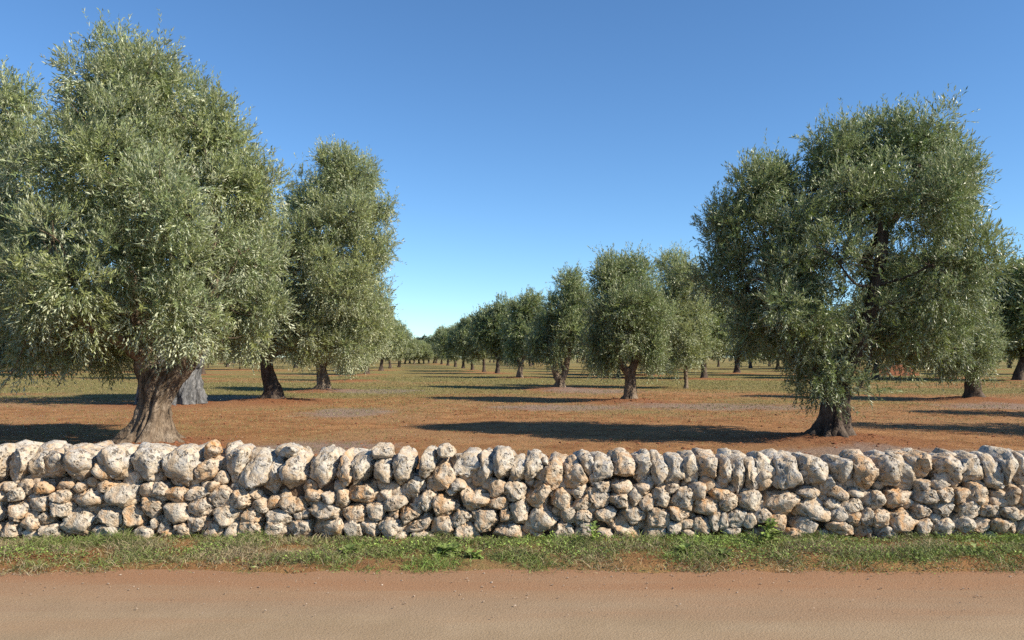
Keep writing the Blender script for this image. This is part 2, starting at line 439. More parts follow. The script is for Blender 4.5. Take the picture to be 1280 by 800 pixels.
# --- the big left tree
mound(188, 553, 1.5, .30)
pix_tree(190, 553, [(189, 556, 33), (192, 540, 27), (193, 523, 21), (194, 503, 19), (198, 480, 24), (204, 462, 26)],
    [[(192, 482, 17), (183, 458, 17), (180, 425, 14), (170, 380, 12), (150, 300, 9), (140, 200, 6)],
     [(210, 480, 17), (231, 454, 16), (246, 428, 13), (262, 380, 10), (270, 300, 7), (262, 210, 5)],
     [(188, 455, 13, .1), (165, 425, 10, -.5), (120, 400, 8, -.9), (80, 400, 6, -1)],
     [(205, 465, 16, .3), (212, 430, 12, 1), (215, 360, 9, 1.3), (205, 260, 7, 1.2), (180, 140, 4, .8)]],
    [(140, 92, 50, 0), (120, 70, 28, .2), (195, 118, 58, -.4), (96, 140, 42, .4), (255, 168, 58, 0), (180, 205, 74, -1.2), (300, 240, 46, .3),
     (105, 250, 74, -1), (235, 285, 80, -1.5), (306, 320, 46, -.3), (52, 320, 50, .2), (150, 355, 76, -1.7), (250, 385, 58, -1.2),
     (88, 400, 56, -.9), (315, 395, 40, .2), (38, 410, 38, -.3), (115, 432, 30, -.6), (60, 448, 20, -.6), (285, 422, 26, -.3), (30, 480, 9, -.6)],
    label='large spreading olive tree with thick gnarled trunk just behind the wall at left', group=LEFTROW,
    seed=1, mat=M_LEAF_GREY_LIT, dens=56, nl=17, leaf=(.096, .0235), hue=.30, flare=.42, rough=.28, seg=56, roots=7)
# --- tree standing off the left edge, its crown reaching in
mound(-110, 540, 1.4, .25)
pix_tree(-110, 540, [(-110, 545, 28), (-105, 510, 22), (-100, 470, 20), (-95, 450, 18)],
    [[(-95, 460, 14), (-60, 400, 10), (-20, 320, 7), (10, 200, 4)], [(-100, 460, 14), (-140, 390, 10), (-150, 280, 7)]],
    [(4, 126, 36, 0), (-35, 175, 56, 0), (22, 195, 42, 0), (-5, 270, 60, -.5), (22, 345, 52, 0), (-60, 290, 75, -.3), (12, 415, 42, .4), (52, 435, 26, 1),
     (-50, 410, 60, 0), (-120, 200, 70, .5), (-150, 330, 75, .4), (-130, 420, 55, 0), (8, 462, 14, .3)],
    label='olive tree cut by the left edge of the view beside the largest olive tree', group=LEFTROW, seed=2, mat=M_LEAF_GREY_LIT, dens=42, nl=16, leaf=(.10, .026), hue=.3)
# --- ancient pale hollow trunk behind the big tree
mound(214, 503, 2.0, .15)
X, Y = at(214, 503); s = F / Y
def L_(px, py, dy=0): return ((px - 640) / F * Y - X, dy, H - (py - HOR) / F * Y)
tree('ancient_olive_tree', (X, Y, 0), [(0, 0, -.1, .8), (0, 0, .6, .75), (0, 0, 1.3, .7), (0, 0, 2., .6)],
    [[(*L_(200, 462), 17 / s), (*L_(180, 420), 13 / s), (*L_(170, 370), 9 / s)], [(*L_(230, 462), 17 / s), (*L_(255, 425), 12 / s), (*L_(268, 370), 8 / s)],
     ] + [[(1.05 * math.cos(a_), .9 * math.sin(a_), -.1, .34 + .1 * math.sin(a_ * 5)), (.82 * math.cos(a_ + .12), .7 * math.sin(a_ + .12), .75, .36), (.78 * math.cos(a_ + .35), .7 * math.sin(a_ + .35), 1.5, .34), (.8 * math.cos(a_ + .6), .7 * math.sin(a_ + .6), 2.3, .22)] for a_ in np.arange(9) * .7],
    [(*L_(px_, py_, dy_), rr_ / s) for px_, py_, rr_, dy_ in [(170, 360, 45, 0), (215, 330, 50, .5), (260, 360, 45, 0), (215, 385, 45, -.6), (180, 290, 40, .5), (250, 300, 40, .8), (215, 370, 45, 1.6), (130, 400, 32, .2), (290, 405, 28, .2)]],
    'ancient olive tree with massive pale grey hollow trunk directly behind the largest tree', LEFTROW, leaf=(.12, .032), dens=15, nl=14, seed=3, bark=M_BARK_GREY_SHADED, flare=.25, seg=64, rough=.45)
# --- second tree of the left row
mound(340, 500, 2.1, .28)
pix_tree(340, 500, [(341, 502, 13), (341, 490, 12), (337, 475, 9.6), (333, 455, 9), (334, 435, 8)],
    [[(334, 445, 8), (325, 410, 6), (322, 350, 4)], [(335, 440, 8), (365, 390, 6), (395, 300, 4), (415, 230, 2.5)], [(336, 445, 6), (380, 425, 4.5), (430, 390, 3.5)]],
    [(416, 200, 22, 0), (440, 226, 30, 0), (398, 232, 30, .2), (474, 262, 22, .2), (374, 262, 26, .2), (430, 285, 44, -.8), (382, 310, 42, -.8), (468, 315, 22, 0),
     (435, 350, 44, -1.2), (375, 375, 42, -1), (335, 380, 40, -.5), (308, 415, 30, 0), (395, 418, 36, -.8), (455, 395, 26, -.3), (350, 425, 24, -.6), (320, 320, 42, 0), (438, 430, 20, -.5)],
    label='tall olive tree with dark leaning trunk on red mound, second in left row', group=LEFTROW, seed=4, dens=44, nl=15, leaf=(.11, .030), hue=.42, sprig=.4, mat=M_LEAF_GREY_LIT, bark=M_BARK_DARK, flare=.4)
# --- third
mound(404, 487, 1.8, .22)
pix_tree(404, 487, [(404, 489, 10), (405, 480, 8.5), (403, 468, 7.5), (401, 455, 7)],
    [[(400, 458, 5), (385, 440, 4), (375, 420, 3)], [(403, 458, 5.5), (425, 430, 4), (445, 390, 2.5)]],
    [(452, 372, 26, 0), (432, 395, 28, -.3), (400, 425, 26, -.6), (466, 415, 22, 0), (442, 440, 22, -.6), (378, 435, 20, -.3), (415, 375, 28, .4), (470, 385, 16, .5)],
    label='pale silvery olive tree with short flared trunk behind the leaning dark trunk', group=LEFTROW, seed=5, dens=34, nl=14, leaf=(.125, .036), hue=.4, sprig=.45, mat=M_LEAF_GREY_LIT)
# --- right tree, near
mound(1040, 546, 1.7, .26)
pix_tree(1040, 546, [(1040, 549, 24), (1041, 535, 21), (1043, 515, 19), (1047, 490, 17), (1053, 465, 14)],
    [[(1049, 482, 12, 0), (1060, 445, 10.5, -.3), (1070, 408, 9.5, -.5), (1078, 360, 8, -.6), (1085, 290, 8, -.6), (1060, 215, 4)],
     [(1046, 490, 11), (1020, 455, 8, .3), (985, 400, 6, .4), (960, 310, 4, .3)],
     [(1080, 330, 7), (1105, 285, 6), (1125, 265, 5), (1150, 200, 3)],
     [(1060, 450, 9, .5), (1110, 400, 7, .9), (1170, 350, 5, .6), (1195, 270, 3, .4)]],
    [(1048, 188, 34, 0), (1095, 200, 44, .4), (1148, 172, 38, -.2), (1190, 205, 40, .3), (1196, 265, 38, 0), (1130, 255, 54, -1), (1060, 250, 48, -.7),
     (955, 232, 36, .2), (985, 225, 28, .4), (920, 285, 34, .4), (985, 290, 42, -.3), (908, 345, 30, .4), (958, 365, 48, -.8), (1018, 335, 48, -1.2), (1128, 340, 50, -1.1),
     (1182, 340, 46, -.8), (1195, 400, 32, 0), (938, 408, 28, 0), (992, 408, 38, -.9), (1130, 408, 31, -.7), (1172, 420, 29, -.3), (1020, 452, 27, -.7),
     (996, 446, 22, -.3), (1058, 482, 17, -.7), (1036, 494, 15, -.6), (1012, 480, 14, -.5), (1025, 478, 20, -.7), (1050, 430, 15, -1.), (1085, 385, 20, -1.1), (1045, 400, 20, -1), (1100, 438, 24, -.3), (1140, 445, 22, .2), (1078, 465, 14, -.2), (1000, 350, 26, -.2), (930, 330, 26, .3)],
    label='large dense olive tree with leafy shoots around its trunk behind the wall at right', group=RIGHTROW,
    seed=6, dens=54, nl=17, leaf=(.096, .0235), hue=.15, flare=.38, rough=.26, seg=48, bark=M_BARK_DARK, roots=6)
# --- second of the right row
mound(787, 500, 1.7, .25)
pix_tree(787, 500, [(787, 502, 9.4), (788, 490, 8.2), (788, 475, 7.4), (786, 460, 7)],
    [[(784, 466, 6), (770, 440, 5), (765, 390, 3.5), (768, 345, 2)], [(789, 466, 6.5), (798, 435, 5), (800, 390, 3.5), (798, 345, 2)]],
    [(764, 343, 24, 0), (756, 352, 16, .2), (792, 342, 23, .3), (782, 380, 34, -.8), (756, 398, 27, -.4), (810, 392, 27, -.5), (745, 432, 22, -.2), (812, 428, 24, -.4), (778, 420, 24, -.9), (758, 450, 14, -.5), (815, 450, 13, -.2)],
    label='upright olive tree on a red mound, second trunk of right row', group=RIGHTROW, seed=7, dens=46, nl=15, leaf=(.112, .031), hue=.22, sprig=.42, flare=.4)
# --- young staked-looking tree
pix_tree(857, 484, [(857.5, 486, 3.4), (857.5, 475, 3), (857, 460, 2.8), (856, 440, 2.4)], [[(856, 445, 2.2), (850, 400, 1.8), (846, 350, 1.2)], [(857, 445, 2), (866, 410, 1.5)]],
    [(845, 338, 24, 0), (862, 362, 26, -.2), (836, 380, 26, -.4), (868, 400, 24, 0), (842, 418, 26, -.5), (864, 435, 20, -.3), (842, 448, 17, -.3), (822, 405, 20, .2), (880, 430, 12, 0)],
    label='young olive tree on one thin straight trunk between the two nearest right-row trees', group=RIGHTROW, seed=8, dens=34, nl=14, leaf=(.125, .036), hue=.5, sprig=.45, flare=.1, seg=12, mat=M_LEAF_GREY_LIT)
# --- third of the right row: forked
mound(700, 485, 1.9, .24)
pix_tree(700, 485, [(700, 487, 7.6), (700, 478, 6), (699, 470, 6.4)],
    [[(697, 474, 5.5), (692, 456, 4.6), (687, 435, 3.5), (684, 410, 2)], [(703, 474, 5.5), (708, 457, 5), (712, 430, 3.5), (714, 380, 2)]],
    [(713, 356, 17, 0), (724, 378, 22, -.3), (700, 386, 21, -.4), (738, 398, 19, 0), (686, 412, 20, 0), (715, 420, 24, -.8), (738, 428, 19, -.2), (672, 432, 15, 0), (745, 448, 13, -.3), (690, 440, 14, -.6)],
    label='olive tree whose trunk forks into a V, third in right row', group=RIGHTROW, seed=9, dens=34, nl=14, leaf=(.132, .039), hue=.18, sprig=.45)
# --- fourth
mound(650, 472, 1.9, .22)
pix_tree(650, 472.5, [(650, 474, 5), (650, 465, 3.8), (652, 455, 3.4)], [[(651, 458, 3), (660, 430, 2), (666, 390, 1)], [(650, 458, 2.8), (642, 430, 1.8)]],
    [(663, 378, 15, 0), (650, 392, 16, 0), (674, 400, 16, 0), (644, 418, 17, 0), (668, 425, 19, -.6), (641, 441, 12, -.2), (681, 438, 12, 0), (656, 408, 17, .6)],
    label='olive tree with straight thick trunk beside the forked one, further down right row', group=RIGHTROW, seed=10, dens=24, nl=14, leaf=(.16, .05), hue=.22, sprig=.5, seg=18)
# --- right edge tree behind the near right one
mound(1217, 498, 2.0, .28)
pix_tree(1217, 498, [(1218, 500, 11.5), (1217, 490, 10), (1216, 478, 10), (1214, 465, 9)], [[(1212, 470, 6), (1195, 440, 5), (1180, 390, 3)], [(1217, 470, 6), (1228, 440, 5), (1235, 380, 3)]],
    [(1190, 395, 32, 0), (1210, 398, 28, 0), (1205, 435, 34, -.6), (1165, 435, 26, 0), (1226, 438, 18, 0), (1188, 448, 13, -.4), (1205, 350, 30, .3)],
    label='olive tree with stout dark trunk on red mound behind the right foreground tree', group=RIGHTROW, seed=11, dens=38, nl=14, leaf=(.12, .034), hue=.18, sprig=.42, bark=M_BARK_DARK)
# --- trees standing off the right edge (their shadows reach in)
for k, (x, y, sc) in enumerate([(17.2, 17.4, 1.0), (20.5, 23.0, .85)]):
    bl = [(0, 0, 5.2, 1.2), (-1.2, .3, 4.2, 1.1), (1.2, -.3, 4.3, 1.2), (0, -1.1, 3.4, 1.2), (0, 1.1, 3.5, 1.1), (-1.3, -.4, 2.7, .9), (1.3, .4, 2.8, 1.), (.2, .1, 6.1, .8)]
    bl = [tuple(np.array(b) * sc) for b in bl]
    tree('olive_tree', (x, y, 0), [(0, 0, -.1, .42 * sc), (.03, 0, .6 * sc, .3 * sc), (0, .05, 1.5 * sc, .28 * sc)], [[(0, 0, 1.2 * sc, .18 * sc), (-.8, 0, 2.6 * sc, .12 * sc), (-1, 0, 4 * sc, .07)], [(0, 0, 1.2 * sc, .18 * sc), (.8, 0, 2.8 * sc, .12 * sc), (.8, 0, 4.3 * sc, .07)]],
         bl, ['olive tree standing outside the right edge of the view', 'smaller olive tree standing outside the right edge of the view'][k], RIGHTROW, leaf=(.12, .03), dens=18, nl=14, seed=20 + k)
    mounds.append((x, y, 1.5, .22))

# --- smaller and farther trees: six grown kinds, copied
def far_variant(seed, h, mat, hue, leaf, dens, thin=False):
    r = np.random.default_rng(seed)
    bl = []
    for k in range(11):
        z = h * (.38 + .5 * (k / 10)); w = h * .30 * math.sin(math.pi * (.22 + .66 * (k / 10)))
        a = k * 2.4 + r.random(); q = w * (.5 + .65 * r.random())
        bl.append((q * math.cos(a), q * math.sin(a), z + .1 * h * (r.random() - .5), h * (.145 + .085 * r.random())))
    bl.append((0, 0, h * .55, h * .22))
    rr = .039 * h if not thin else .016 * h
    lean = (r.random() - .5) * .12 * h
    t0 = [(0, 0, -.15, rr), (lean * .3, 0, .10 * h, rr * .72), (lean, .05, .24 * h, rr * .66)]
    li = [[(lean, 0, .2 * h, rr * .5), (lean - .1 * h, .03 * h, .42 * h, rr * .32), (-.12 * h, 0, .55 * h, rr * .12)], [(lean, 0, .2 * h, rr * .5), (lean + .1 * h, -.03 * h, .42 * h, rr * .32), (.12 * h, .03 * h, .56 * h, rr * .12)]]
    tb = Tubes()
    t0 = np.array(t0); tb.add(t0[:, :3], t0[:, 3], 6, 14, .18, .1 if thin else .3, seed=seed)
    for l in li:
        l = np.array(l); tb.add(l[:, :3], l[:, 3], 4, 8, .1, 0, seed=seed)
    return tb.mesh('far_olive_trunk', M_BARK_DARK), crown_mesh('far_olive_crown', bl, mat, leaf, dens, 12, seed, .5, hue)
VAR = [far_variant(31, 6, M_LEAF_SHADED, .2, (.19, .066), 20), far_variant(32, 6, M_LEAF_GREY_LIT, .4, (.19, .066), 20), far_variant(33, 6, M_LEAF_SHADED, .35, (.19, .066), 20),
       far_variant(34, 6, M_LEAF_GREY_LIT, .5, (.19, .066), 18, True), far_variant(35, 6, M_LEAF_SHADED, .1, (.19, .066), 20), far_variant(36, 6, M_LEAF_GREY_LIT, .3, (.19, .066), 20)]
def far_tree(x, y, h, var, label, group, rz=0., wid=1., mnd=True):
    root = empty('olive_tree', (x, y, 0), rz); tag(root, label, 'olive tree', group)
    a, b = VAR[var]; obj('trunk', a, root); obj('crown', b, root)
    root.scale = (h / 6 * wid, h / 6 * wid, h / 6)
    if mnd: mounds.append((x, y, 1.6, .2))
    return root
seen = [(1040, 546), (787, 500), (857, 484), (700, 485), (650, 472), (340, 500), (404, 487), (1217, 498)]
explicit = [  # px, py, top py, variant, width, group, label
    (622, 467.5, 379, 4, .85, RIGHTROW, 'olive tree with crooked leaning trunk, fifth along the right row'),
    (605, 465, 395, 2, .85, RIGHTROW, 'sixth olive tree along the right row, next after the crooked trunk'),
    (591, 463.3, 400, 0, .9, RIGHTROW, 'seventh olive tree along the right row, with dark narrow crown'),
    (579, 460.5, 405, 4, .95, RIGHTROW, None), (569, 458.8, 409, 0, 1, RIGHTROW, None), (560, 457.2, 413, 2, 1, RIGHTROW, None), (552, 455.8, 417, 4, 1, RIGHTROW, None), (545, 454.6, 420, 0, 1, RIGHTROW, None),
    (814, 469.5, 380, 0, 1, 'olive trees in the rows beyond on the right', 'olive tree seen low behind the young thin tree and its upright neighbour'),
    (773, 472.5, 385, 2, .9, 'olive trees in the rows beyond on the right', 'dark olive tree half hidden behind the second trunk of right row'),
    (921, 466.5, 372, 4, 1.1, 'olive trees in the rows beyond on the right', 'olive tree standing alone under the left side of the large right crown'),
    (1122, 461.5, 330, 0, 1., 'olive trees in the rows beyond on the right', 'olive tree with thick trunk rising behind the red soil heap'),
    (1189, 473, 360, 4, 1., 'olive trees in the rows beyond on the right', 'olive tree left of the stout trunk at right, half hidden by foliage'),
    (1272, 475.5, 334, 0, 1.1, 'olive trees in the rows beyond on the right', 'dark olive tree cut by the right edge of the view'),
    (1300, 468, 360, 2, 1.1, 'olive trees in the rows beyond on the right', None),
    (438, 475.5, 405, 3, .8, LEFTROW, 'slim young olive tree with dark thin trunk in left row'),
    (458, 468.3, 375, 1, 1., LEFTROW, 'olive tree after the slim young one, along the left row'),
    (476, 463.5, 388, 5, .9, LEFTROW, 'olive tree near the far end of left row, silver crowned'),
    (488, 460.5, 402, 1, .9, LEFTROW, None), (499, 459.3, 411, 5, 1., LEFTROW, 'last distinct olive tree at the far end of left row'),
    (300, 462.5, 405, 3, .9, 'olive trees in the rows beyond on the left', 'thin trunked olive seen under the branches right of the ancient grey trunk'),
    (115, 463, 380, 1, 1.2, 'olive trees in the rows beyond on the left', 'olive tree far back under the left side of the largest crown'),
    (20, 465, 372, 5, 1.2, 'olive trees in the rows beyond on the left', 'olive tree far back at the left edge under hanging branches'),
]
FARL = {LEFTROW: 'small distant olive tree in the far part of left row', RIGHTROW: 'small distant olive tree in the far part of right row',
        'olive trees in the rows beyond on the right': 'distant olive tree in the rows beyond the right row'}
for k, (px, py, tp, va, wd, g, lb) in enumerate(explicit):
    x, y = at(px, py); h = H + (HOR - tp) / F * y
    far_tree(x, y, h, va, lb or FARL[g], g, rz=k * 1.9, wid=wd); seen.append((px, py))
pts = []
for k in range(1, 9):
    for j in range(14):
        y = 62 + 14 * j + rng.normal() * 2.5; x = 4.6 + 13.5 * k - .1156 * (y - 31) + rng.normal() * 1.5
        pts.append((x, y, 1))
for k in range(1, 7):
    for j in range(14):
        y = 62 + 14 * j + rng.normal() * 2.5; x = -9.2 - 13.5 * k - .1156 * (y - 31) + rng.normal() * 1.5
        pts.append((x, y, 0))
pts.sort(key=lambda q: q[1])
cover = {}
nfar = 0
for x, y, side in pts:
    px = 640 + x / y * F; py = HOR + H * F / y
    if px < -40 or px > 1320: continue
    if any(abs(px - a) < 14 and abs(py - b) < 8 for a, b in seen): continue
    b = int(px // 16)
    if cover.get(b, 0) >= 2: continue
    for q in (b, b + 1): cover[q] = cover.get(q, 0) + 1
    far_tree(x, y, 5.6 + 1.6 * rng.random(), int(rng.integers(0, 6)), 'distant olive tree in the rows beyond the %s row' % ('right' if side else 'left'),
             'olive trees in the rows beyond on the %s' % ('right' if side else 'left'), rz=rng.random() * 6.28, wid=1 + .15 * rng.random(), mnd=y < 110)
    nfar += 1
# the grey-green trees closing the end of the strip
for k, px in enumerate(range(506, 548, 6)):
    y = 190 + rng.random() * 25
    far_tree((px - 640) / F * y, y, 4.6 + 1.2 * rng.random(), 1 + 4 * (k % 2), 'pale olive tree closing the far end of the open strip', 'pale olive trees closing the far end of the strip', rz=k, wid=1.2, mnd=False)
# dark pine far beyond
root = empty('pine_tree', ((524 - 640) / F * 330, 330, 0)); tag(root, 'dark spreading pine showing above the far end of the open strip', 'pine tree')
tb = Tubes(); tb.add([(0, 0, 0), (.3, 0, 4), (0, 0, 7.5)], [.35, .3, .2], 4, 10, .1)
obj('trunk', tb.mesh('pine_trunk', M_BARK_DARK), root)
obj('crown', crown_mesh('pine_crown', [(0, 0, 8, 1.7), (-2.4, 0, 7.4, 1.4), (2.6, .5, 8.4, 1.5), (4.4, 0, 8.0, 1.1), (-4, 0, 6.8, 1.1), (1, 1.5, 7.4, 1.4)], M_LEAF_DARK, (.4, .12), 9, 10, 40, .6), root)

# --- red soil heap
x, y = at(1116, 469)
n = 40; g = np.linspace(-1, 1, n); gx, gy = np.meshgrid(g, g)
rr = np.sqrt(gx ** 2 + gy ** 2)
hz = .95 * np.clip(1 - rr ** 1.3, 0, 1) * (1 + .25 * fbm(np.stack([gx * 2.2, gy * 2.2, gx * 0], -1).reshape(-1, 3), 3).reshape(n, n)) + .09 * fbm(np.stack([gx * 7, gy * 7, gx * 0 + 3], -1).reshape(-1, 3), 2).reshape(n, n)
hz += .45 * np.exp(-(((gx - .65) / .28) ** 2 + (gy / .4) ** 2)) - .12 * sstep(.85, 1, rr)
V = np.stack([gx * 2.6, gy * 1.6, hz], -1).reshape(-1, 3)
i, j = np.meshgrid(np.arange(n - 1), np.arange(n - 1), indexing='ij'); a = i * n + j
o = obj('soil_heap', mesh('soil_heap', V, [np.stack([a, a + 1, a + n + 1, a + n], -1).reshape(-1, 4)], M_HEAP, True)); o.location = (x, y, 0)
tag(o, 'heap of bare red soil under the trees to the right of the near right trunk', 'soil heap')

# ------------------------------------------------------------------ ground and road
def graded(lo, hi, a, b, fine, grow=1.09):
    c = list(np.arange(a, b, fine)); st = fine; v = c[-1]
    while v < hi: st *= grow; v += st; c.append(v)
    st = fine; v = a; pre = []
    while v > lo: st *= grow; v -= st; pre.append(v)
    return np.array(pre[::-1] + c)
mo = np.array([m[:4] for m in mounds])
litter = [(*at(435, 512), 1.6, 2.6), (*at(400, 553), 1.9, 1.5), (*at(700, 506), 3.2, 2), (*at(890, 505), 4, 2.4), (*at(1110, 560), 2.4, 1.1), (*at(740, 487), 3, 3), (*at(470, 487), 3, 3), (*at(270, 495), 3, 3), (*at(1260, 505), 3, 2.2), (*at(330, 560), 1.5, .8)]
def ground_z(x, y):
    P = np.stack([x, y, 0 * x], -1)
    edge = .13 * perlin(P * np.array([.9, 0, 0]) + 5) + .07 * perlin(P * np.array([3.1, 0, 0]) + 9)
    z = -.09 + .085 * sstep(6.1, 6.6, y + edge)
    z = z + (.018 * fbm(P * 1.4, 2) + .02 * perlin(P * .35)) * sstep(6.0, 6.6, y)
    z = z - .09 * sstep(7.9, 8.6, y) * (1 - sstep(30, 70, y))
    for mx, my, mr, mh in mo:
        d2 = ((x - mx) ** 2 + (y - my) ** 2) / mr ** 2
        z = z + mh * .62 * np.exp(-d2 * (1.9 + .9 * perlin(P * .9 + mx))) * (1 + .45 * perlin(P * 2.6 + mx))
    return z
xs = graded(-1600, 1600, -13, 13, .14, 1.06); ys = graded(-40, 2500, 5.6, 24, .12, 1.05)
gx, gy = np.meshgrid(xs, ys); x, y = gx.ravel(), gy.ravel()
z = ground_z(x, y)
P = np.stack([x, y, 0 * x], -1)
red = np.zeros_like(x); lit = np.zeros_like(x)
for mx, my, mr, mh in mo: red = np.maximum(red, np.exp(-(((x - mx) ** 2 + (y - my) ** 2) / (mr * 1.15) ** 2) ** 1.5))
for lx, ly, ra, rb in litter: lit = np.maximum(lit, np.exp(-(((x - lx) / ra) ** 2 + ((y - ly) / rb) ** 2)))
green = .56 + .38 * fbm(P * np.array([.05, .12, 0]) + 2.2, 3) + .33 * sstep(22, 50, y) + .22 * sstep(-2, -9, x) * sstep(30, 14, y) - .25 * np.exp(-((y - 19) / 7) ** 2) * sstep(-5, 0, x)
green = np.where(y < 7.9, .62, green) - red
nx, ny = len(xs), len(ys)
i, j = np.meshgrid(np.arange(ny - 1), np.arange(nx - 1), indexing='ij'); a = (i * nx + j).ravel()
tag(obj('ground', mesh('ground', np.stack([x, y, z], -1), [np.stack([a, a + 1, a + nx + 1, a + nx], -1)], M_GROUND, True, {'green': np.clip(green, 0, 1.3), 'litter': lit * 1.1, 'red': red})), kind='structure')
xs = graded(-300, 300, -7, 7, .1, 1.12); ys = np.concatenate([np.arange(-6, 4, .5), np.arange(4, 6.75, .06)])
gx, gy = np.meshgrid(xs, ys); x, y = gx.ravel(), gy.ravel(); P = np.stack([x, y, 0 * x], -1)
z = -.04 + .006 * perlin(P * np.array([.5, 2.2, 0])) + .004 * perlin(P * np.array([3, 3, 0])) + .012 * sstep(5.3, 6.2, y)
nx, ny = len(xs), len(ys); i, j = np.meshgrid(np.arange(ny - 1), np.arange(nx - 1), indexing='ij'); a = (i * nx + j).ravel()
tag(obj('dirt_road', mesh('dirt_road', np.stack([x, y, z], -1), [np.stack([a, a + 1, a + nx + 1, a + nx], -1)], M_ROAD, True)), kind='structure')

# ------------------------------------------------------------------ the dry stone wall
COP = {0: [(70, 180, 240, 290, 15), (235, 185, 135, 300, 33), (325, 195, 160, 260, 30), (520, 190, 275, 265, 12), (780, 180, 235, 290, -5), (1010, 190, 215, 275, 10)],
 180: [(225, 205, 265, 290, 10), (412, 115, 105, 190, 15, 1.4), (425, 215, 130, 300, 30), (612, 200, 130, 300, 25), (775, 230, 200, 290, 22), (905, 270, 105, 330, 22), (1000, 105, 100, 100, 20), (1050, 240, 165, 330, 20)],
 360: [(225, 230, 195, 320, 25), (385, 230, 125, 310, 25), (505, 220, 150, 260, 20), (680, 220, 140, 210, 25), (610, 330, 75, 75, 0), (800, 240, 145, 360, 18), (985, 190, 110, 260, 16), (890, 345, 140, 310, 8)],
 540: [(65, 270, 175, 300, 8, .7), (245, 205, 195, 195, 8), (375, 225, 115, 290, 5), (510, 190, 135, 235, 0), (620, 220, 95, 225, 8), (725, 215, 125, 210, 0), (812, 180, 50, 80, 0), (870, 255, 140, 240, 8), (1020, 250, 155, 235, -10)],
 720: [(90, 205, 100, 200, -8), (205, 220, 145, 215, 0), (350, 200, 175, 195, 8), (490, 230, 135, 225, -5), (610, 225, 120, 250, 0), (715, 240, 140, 275, -5), (850, 215, 140, 215, -18), (960, 220, 170, 215, 5), (1090, 250, 105, 255, -5)],
 900: [(155, 250, 130, 265, -9), (260, 250, 130, 225, -11), (360, 240, 150, 245, -12), (530, 250, 195, 285, -8), (690, 235, 190, 230, 0), (790, 330, 85, 240, 12), (915, 250, 165, 235, 0), (1065, 240, 160, 255, 4)],
 1080: [(195, 240, 145, 255, -5), (325, 230, 125, 275, -20), (465, 200, 225, 190, -20), (660, 240, 230, 230, -22), (820, 220, 210, 190, -22), (980, 240, 175, 270, -18), (1100, 220, 150, 255, -18)]}
